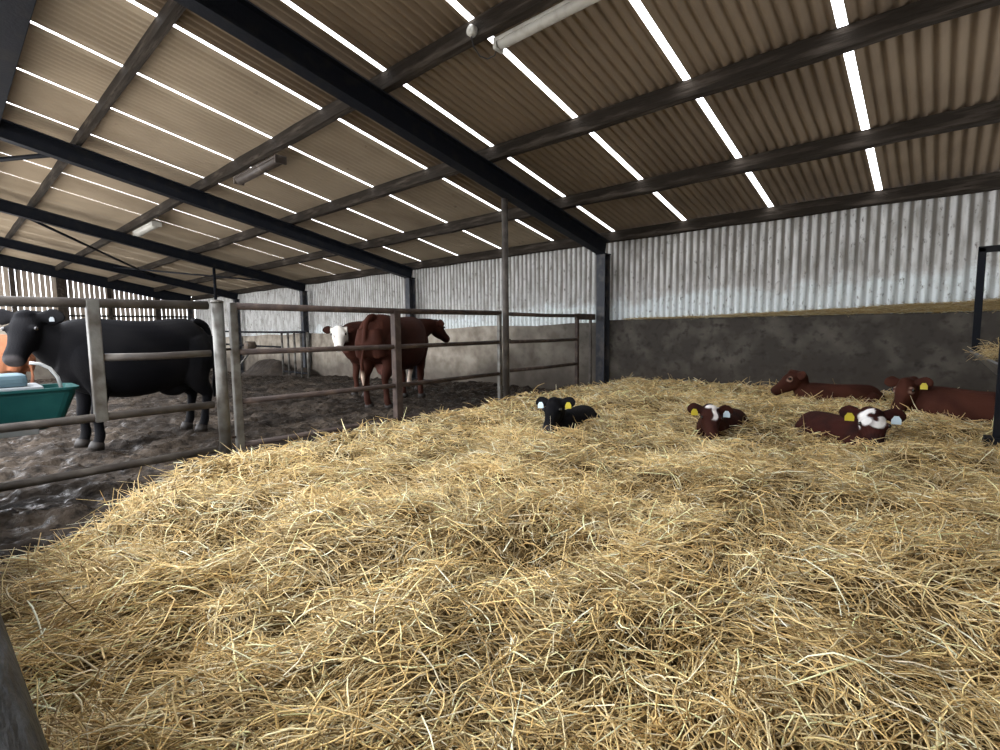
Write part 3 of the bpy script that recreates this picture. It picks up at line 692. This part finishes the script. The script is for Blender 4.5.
def headframe(P, fwd, up):
    f = V(fwd).normalized(); l = V(up).cross(f).normalized(); u = f.cross(l)
    return V(P), f, l, u
def animal(name, label, cat, group, loc, ang, scale, lying, poll, hdir, hup, hs, coat, tags=(), voxel=.014, calf=False, tail_to=None, ear_drop=0., neck_mid=None, xs=1.0):
    B = Blob(xs)
    if not lying:
        B.loft([(-.985, 0, 1.16, .15, .21), (-.93, 0, 1.13, .21, .26), (-.80, 0, 1.09, .265, .34), (-.58, 0, 1.06, .30, .385), (-.28, 0, .99, .335, .425), (.05, 0, .96, .36, .445), (.35, 0, .98, .335, .44), (.60, 0, 1.03, .275, .41), (.80, 0, 1.06, .215, .345), (.93, 0, 1.07, .15, .24)], (0, 1, 0), 26, 4, 2.5)
        for sd in (1, -1):
            B.limb([(-.62, .15 * sd, 1.16, .20, .8), (-.68, .18 * sd, .98, .235, .7), (-.66, .19 * sd, .78, .20, .66), (-.72, .185 * sd, .62, .125, .75), (-.82, .175 * sd, .50, .082, .8), (-.83, .17 * sd, .43, .062, .8), (-.79, .165 * sd, .26, .047, .9), (-.775, .165 * sd, .15, .052, 1), (-.75, .165 * sd, .085, .05, 1), (-.715, .165 * sd, .04, .062, .95), (-.70, .165 * sd, .0, .064, .95)])
            B.limb([(-.93, .09 * sd, 1.20, .10), (-.95, .12 * sd, 1.0, .11), (-.90, .15 * sd, .80, .10)])
            B.limb([(.60, .14 * sd, 1.16, .17, .6), (.62, .19 * sd, .95, .19, .55), (.58, .195 * sd, .75, .145, .6), (.56, .185 * sd, .60, .09, .8), (.585, .175 * sd, .45, .066), (.60, .17 * sd, .38, .063), (.595, .165 * sd, .26, .045), (.59, .165 * sd, .15, .052), (.61, .165 * sd, .085, .05), (.64, .165 * sd, .04, .06), (.65, .165 * sd, .0, .062)])
        if not calf: B.ball((-.46, 0, .60), (.19, .13, .13))
        tl = tail_to or (-1.09, 0)
        B.limb([(-.78, 0, 1.40, .05), (-.93, 0, 1.375, .05), (-1.02, tl[1] * .3, 1.27, .040), (-1.06, tl[1] * .6, .98, .028), (tl[0], tl[1] * .9, .74, .023), (tl[0] + .01, tl[1], .62, .031), (tl[0] + .02, tl[1], .50, .030), (tl[0] + .03, tl[1], .38, .012)])
        nb = [(.62, 0, 1.10, .20, .33), (.80, 0, 1.13, .175, .285)]
    else:
        B.loft([(-.98, 0, .46, .12, .14), (-.92, 0, .42, .22, .25), (-.76, 0, .40, .30, .34), (-.52, 0, .40, .345, .365), (-.22, 0, .39, .385, .375), (.08, 0, .39, .395, .38), (.36, 0, .41, .35, .385), (.60, 0, .46, .28, .36), (.78, 0, .50, .215, .31), (.90, 0, .52, .15, .22)], (0, 1, 0), 26, 4, 2.3)
        for sd in (1, -1):
            B.limb([(-.70, .22 * sd, .48, .20, .7), (-.60, .33 * sd, .36, .21, .62), (-.40, .40 * sd, .24, .165, .7), (-.22, .43 * sd, .15, .105), (-.34, .47 * sd, .09, .07), (-.52, .50 * sd, .07, .06)])
            B.limb([(-.50, .50 * sd, .07, .06), (-.36, .53 * sd, .06, .05), (-.20, .55 * sd, .05, .048), (-.13, .555 * sd, .045, .055)])
            B.limb([(.55, .20 * sd, .52, .16, .6), (.60, .24 * sd, .36, .15, .6), (.62, .235 * sd, .22, .10), (.80, .21 * sd, .12, .07), (.88, .20 * sd, .07, .064), (.74, .15 * sd, .055, .048), (.60, .12 * sd, .05, .05)])
        B.limb([(-.88, 0, .60, .045), (-.99, .02, .50, .04), (-1.03, .10, .30, .03), (-1.00, .22, .12, .028), (-.88, .32, .05, .04), (-.76, .36, .04, .018)])
        nb = [(.58, 0, .52, .21, .30), (.76, 0, .57, .18, .25)]
    # neck up to the head
    B.xs = 1.0; nb = [(q[0] * xs, *q[1:]) for q in nb]
    P, f, l, u = headframe(poll, hdir, hup)
    k = hs / scale                            # head built in body units
    base = V((nb[-1][0], 0, nb[-1][2])); tgt = P - f * .02 * k - u * .05 * k
    mid = V(neck_mid) if neck_mid else base.lerp(tgt, .5) + V((.03, 0, .0))
    nk = nb + [(mid.x, mid.y, mid.z, .135, .20), (tgt.x, tgt.y, tgt.z, .105 * max(k, .9), .135 * max(k, .9)), (tgt.x + f.x * .08 * k, tgt.y + f.y * .08 * k, tgt.z + f.z * .08 * k, .09 * k, .10 * k)]
    B.loft(nk, (0, 1, 0.001) if abs(l.y) > .35 else (l.x * .5, max(.5, abs(l.y)), 0), 20, 4)
    hl = .9 if calf else 1.0
    def hp(s_, l_, u_): return P + f * (s_ * k * hl) + l * (l_ * k) + u * (u_ * k)
    secs = []
    for s_, w_, h_, uc in ((-.05, .075, .085, -.02), (.0, .105, .118, -.02), (.08, .118, .138, -.035), (.17, .118, .138, -.05), (.26, .096, .118, -.055), (.35, .080, .095, -.055), (.43, .082, .084, -.057), (.485, .078, .072, -.06), (.515, .055, .05, -.062)):
        q = hp(s_, 0, uc); secs.append((q.x, q.y, q.z, w_ * k, h_ * k))
    B.loft(secs, l, 20, 4, 2.4)
    B.ball(hp(.01, 0, .06), (.08 * k, .085 * k, .055 * k))
    for sd in (1, -1):
        B.ball(hp(.165, .098 * sd, .035), (.036 * k,) * 3)
        e = []
        for t, wd, th in ((.0, .034, .034), (.22, .058, .032), (.5, .085, .026), (.78, .072, .022), (1, .03, .016)):
            q = hp(.00 - .02 * t, (.085 + .205 * t) * sd, .03); q = q + V((0, 0, -1)) * (.03 + ear_drop) * t * t * k
            e.append((q.x, q.y, q.z, wd * k, th * k))
        B.loft(e, u * .6 - f * .75, 12, 4)
    me = B.done(name, scale, voxel)
    # coat colours on the vertices, in body units
    n = len(me.vertices); cv = np.empty(n * 3, np.float32); me.vertices.foreach_get('co', cv); cv = cv.reshape(-1, 3) / scale
    rel = cv - np.array(P); hd = np.stack([rel @ np.array(f) / k / hl, rel @ np.array(l) / k, rel @ np.array(u) / k], 1)
    col = coat(cv, hd)
    a = me.attributes.new('fur', 'FLOAT_COLOR', 'POINT'); a.data.foreach_set('color', np.concatenate([col, np.ones((n, 1))], 1).astype(np.float32).ravel())
    me.materials.clear()
    root = empty(name, loc, ang); tag(root, label, cat, group)
    body = link('body', me, M['fur'], root, True)
    def S(p): return V(p) * scale
    for sd in (1, -1):
        bm = bmesh.new(); bmesh.ops.create_uvsphere(bm, u_segments=14, v_segments=10, radius=.022 * k * scale)
        o = obj('eye', bm, M['eye'], root, True); o.location = S(hp(.172, .121 * sd, .042))
        bm = bmesh.new(); bmesh.ops.create_uvsphere(bm, u_segments=10, v_segments=8, radius=.016 * k * scale)
        o = obj('nostril', bm, M['nose'], root, True); o.location = S(hp(.492, .042 * sd, -.035))
    if not lying:
        for x, sy in ((.645 * xs, 1), (.645 * xs, -1), (-.705 * xs, 1), (-.705 * xs, -1)):
            bm = bmesh.new(); bm_tube(bm, [S((x, .165 * sy, -.01)), S((x - .005, .165 * sy, .03)), S((x - .02, .165 * sy, .075))], [.074 * scale, .071 * scale, .062 * scale], 14)
            obj('hoof', bm, M['hoof'], root, True)
    for sd, m, tl in tags:
        bm = bmesh.new(); sgn = .5
        c = hp(.0, .20 * sd, .02) + (f * .62 + u * .78) * .028 * k
        dn = -u * .9 + f * .25
        A = c; tz = k if lying else .5 * k; wv = l * .042 * tz; hv = V((0, 0, -1)) * .085 * tz
        pts = [A - wv * .45, A + wv * .45, A + wv + hv * .45, A + wv + hv, A - wv + hv, A - wv + hv * .45]
        th = (f * .62 + u * .78) * .008 * k
        v0 = [bm.verts.new(S(p)) for p in pts]; v1 = [bm.verts.new(S(p + th)) for p in pts]
        bm.faces.new(v0[::-1]); bm.faces.new(v1)
        for j in range(6): bm.faces.new((v0[j], v0[(j + 1) % 6], v1[(j + 1) % 6], v1[j]))
        o = obj('ear_tag', bm, m, root); o['label'] = tl
    return root

def mix(a, b, t): return a * (1 - t[:, None]) + b * t[:, None]
def n3(p, s, seed): return .5 * (fbm(p[:, 0] * s + 7, p[:, 2] * s + p[:, 1] * s * .6, seed, 3) + fbm(p[:, 1] * s + 3, p[:, 0] * s * .7 - p[:, 2] * s, seed + 5, 3))
def col(*c): return np.array([c])
def coat_black(p, h):
    c = mix(col(.0045, .0045, .0055), col(.010, .0095, .010), sstep(.35, .6, n3(p, 3, 5)))
    muz = sstep(.455, .50, h[:, 0]) * (np.abs(h[:, 1]) < .12); c = mix(c, col(.05, .045, .045), muz); return c
def red(p, dark=.0):
    c = mix(col(.044, .0145, .0088), col(.021, .0075, .005), sstep(.35, .6, n3(p, 2.2, 8)))
    return c * (1 - dark)
def coat_red(p, h):
    c = red(p)
    c = mix(c, col(.05, .022, .016), sstep(.55, .25, p[:, 2]) * .6)
    ud = sstep(.22, .15, np.hypot(p[:, 0] + .46, p[:, 2] - .56)) * (np.abs(p[:, 1]) < .16); c = mix(c, col(.32, .14, .11), ud)
    c = mix(c, col(.55, .42, .32), sstep(-1.04, -1.08, p[:, 0]) * sstep(.62, .5, p[:, 2]))
    return c
def coat_whiteface(p, h):
    c = red(p)
    c = mix(c, col(.055, .022, .015), sstep(.9, .3, p[:, 2]) * .5)
    hd = (np.abs(h[:, 1]) < .15) * sstep(-.02, .03, h[:, 0] + .04 * n3(h * 6, 2, 3)) * (h[:, 2] > -.35) * (h[:, 0] < .62)
    wv = sstep(.60, .62, n3(h, 14, 9)); hd = hd * (1 - .6 * wv)
    c = mix(c, col(.74, .70, .63), hd * sstep(-.22, -.14, h[:, 2]))
    c = mix(c, col(.08, .04, .035), sstep(.47, .49, h[:, 0]) * (h[:, 0] < .62) * (np.abs(h[:, 1]) < .05) * (h[:, 2] > -.08) * (h[:, 2] < .05))
    c = mix(c, col(.62, .50, .40), sstep(.42, .34, p[:, 2]) * (np.abs(p[:, 1]) < .3) * (p[:, 2] > .09) * (p[:, 0] < 0))
    return c
def coat_orange(p, h):
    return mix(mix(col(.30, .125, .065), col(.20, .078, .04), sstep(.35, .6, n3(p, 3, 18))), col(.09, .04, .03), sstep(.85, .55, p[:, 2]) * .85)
def coat_calf_black(p, h): return coat_black(p, h)
def coat_calf_blaze(p, h):
    c = mix(col(.036, .012, .008), col(.018, .007, .006), sstep(.35, .6, n3(p, 5, 8)))
    face = (h[:, 0] > -.05) & (h[:, 0] < .26) & (h[:, 2] > .0) & (np.abs(h[:, 1]) < .11)
    a = sstep(.034, .022, np.abs(h[:, 1] - .035 + .22 * (h[:, 0] - .12) + .02 * np.sin(h[:, 0] * 26))) * sstep(.25, .21, h[:, 0])
    b = sstep(.05, .035, np.hypot(h[:, 0] - .015, (h[:, 1] + .01) * .7))
    return mix(c, col(.74, .70, .68), np.maximum(a, b) * face)
def coat_calf_star(p, h):
    c = mix(col(.040, .012, .009), col(.020, .008, .007), sstep(.35, .6, n3(p, 5, 18)))
    face = (h[:, 0] > -.06) & (h[:, 0] < .30) & (h[:, 2] > -.03) & (np.abs(h[:, 1]) < .13)
    d = np.hypot((h[:, 0] - .10), (h[:, 1] + .0)); ang_ = np.arctan2(h[:, 1], h[:, 0] - .10)
    r1 = .085 + .02 * np.sin(ang_ * 3 + 1)
    ringm = sstep(.045, .03, np.abs(d - r1)) * sstep(-.9, -.4, np.cos(ang_ - 2.4) + .25)
    side = sstep(.055, .04, np.hypot(h[:, 0] - .155, (h[:, 1] + .075)))
    c = mix(c, col(.78, .76, .74), np.maximum(ringm * (ang_ < 1.9), side) * face)
    return mix(c, col(.02, .012, .012), sstep(.33, .42, h[:, 0]) * (np.abs(h[:, 1]) < .13))
def coat_calf_red(p, h):
    c = mix(col(.072, .025, .016), col(.040, .014, .009), sstep(.35, .6, n3(p, 3, 28)))
    er = sstep(.06, .045, np.hypot(h[:, 0] - .172, h[:, 2] - .042)) * sstep(.07, .10, np.abs(h[:, 1])) * sstep(.024, .03, np.hypot(h[:, 0] - .172, h[:, 2] - .042))
    return mix(c, col(.36, .24, .18), er * .8)

def A(dx, dy): return math.atan2(dy, dx)
def W2L(ang, v):                                # world direction into the animal's own frame
    c, s = math.cos(-ang), math.sin(-ang); return (v[0] * c - v[1] * s, v[0] * s + v[1] * c, v[2])

# black cow, side on behind the gate, head turned to the trough
a = A(.22, -1.0)
animal('cow', 'large black cow standing side-on at the green trough', 'cow', 'cattle standing in the muddy yard', (-7.15, 1.56, .0), a, 1.0, False,
       (.95, .0, 1.41), W2L(a, (.60, -.36, -.72)), W2L(a, (.6, -.36, .72)), 1.06, coat_black, ((1, M['greyplate'], 'pale ear tag'),), voxel=.014, neck_mid=(.82, 0, 1.22), xs=.84)
a = math.radians(119)
animal('cow', 'red-brown cow seen from behind with its tail hanging', 'cow', 'cattle standing in the muddy yard', (-6.90 - .485 * .74, 4.75 + .875 * .74, 0), a, 1.06, False,
       (1.20, -.22, 1.30), W2L(a, (-.05, .80, -.55)), W2L(a, (.0, .45, .9)), 1.0, coat_red, voxel=.015, tail_to=(-1.10, .06), neck_mid=(1.02, -.08, 1.22))
a = A(.08, -.997)
animal('cow', 'white-faced red cow looking out from behind another cow', 'cow', 'cattle standing in the muddy yard', (-8.66, 6.14, -.02), a, 1.03, False,
       (1.13, .10, 1.25), W2L(a, (.70, -.46, -.60)), W2L(a, (.4, -.3, .85)), 1.0, coat_whiteface, voxel=.015, neck_mid=(1.0, .04, 1.15))
a = A(-.65, -.76)
animal('cow', 'orange-brown cow cut off by the frame behind the trough', 'cow', 'cattle standing in the muddy yard', (-11.65, .22, -.06), a, .92, False,
       (1.35, 0, 1.25), (.7, 0, -.7), (.7, 0, .7), .95, coat_orange, voxel=.016)

def lie(label, loc, ang, scale, poll, hdir, hup, hs, coat, tags, **kw):
    hl = scale * 1.0
    BODIES.append((loc[0] + math.cos(ang) * .0, loc[1] + math.sin(ang) * .0, ang, .95 * scale, .40 * scale))
    hx = V((poll[0] * scale, poll[1] * scale)); hv = V((hdir[0], hdir[1])) * .25 * hs
    q = hx + hv; BODIES.append((loc[0] + q.x * math.cos(ang) - q.y * math.sin(ang), loc[1] + q.x * math.sin(ang) + q.y * math.cos(ang), ang, .17 * hs / .8, .14 * hs / .8))
    return animal('calf', label, 'calf', 'calves lying in the straw', loc, ang, scale, True, poll, hdir, hup, hs, coat, tags, voxel=.010, calf=True, **kw)
T_W = lambda sd: (sd, M['tag_white'], 'white ear tag')
T_Y = lambda sd: (sd, M['tag_yellow'], 'yellow ear tag')
def zs(x, y): return float(straw_h(x, y))
def calf_at(label, head, heading, scale, sink, poll, hdir, hup, hs, coat, tags):
    """head = where the poll stands over the straw"""
    a = A(*heading)
    x = head[0] - poll[0] * scale * math.cos(a) + poll[1] * scale * math.sin(a); y = head[1] - poll[0] * scale * math.sin(a) - poll[1] * scale * math.cos(a)
    lie(label, (x, y, zs(x, y) - sink), a, scale, poll, W2L(a, hdir), W2L(a, hup), hs, coat, tags)
calf_at('black calf lying alone in the middle of the straw', (-2.93, 4.12), (.20, -.83), .50, .22, (.93, -.06, 1.00), (.28, -.92, -.72), (.1, -.5, .75), .74, coat_calf_black, (T_W(-1), T_Y(1)))
calf_at('dark red calf with a white blaze and a yellow tag in the straw', (-1.70, 4.98), (-.05, -.85), .48, .21, (.94, .12, .90), (.42, -.76, -.72), (.35, -.5, .75), .74, coat_calf_blaze, (T_Y(-1), T_W(1)))
calf_at('dark red calf with white ring markings on its forehead', (-.44, 5.16), (.50, -.50), .48, .21, (.94, -.14, .93), (.22, -.80, -.72), (.2, -.6, .75), .80, coat_calf_star, (T_W(1), T_Y(-1)))
a = A(-.82, -.57); x, y = -1.02, 7.72
lie('red-brown calf lying in profile against the back wall', (x, y, zs(x, y) - .20), a, .53, (.98, .0, .98), W2L(a, (-.74, -.55, -.55)), W2L(a, (-.4, -.3, .85)), .78, coat_calf_red, ())
a = A(-.98, .05); x, y = .30, 7.08
lie('red-brown calf by the feeder with one yellow ear tag', (x, y, zs(x, y) - .17), a, .62, (.95, .10, .84), W2L(a, (-.25, -.68, -.72)), W2L(a, (-.25, -.5, .75)), .80, coat_calf_red, (T_Y(1),))

build_straw()
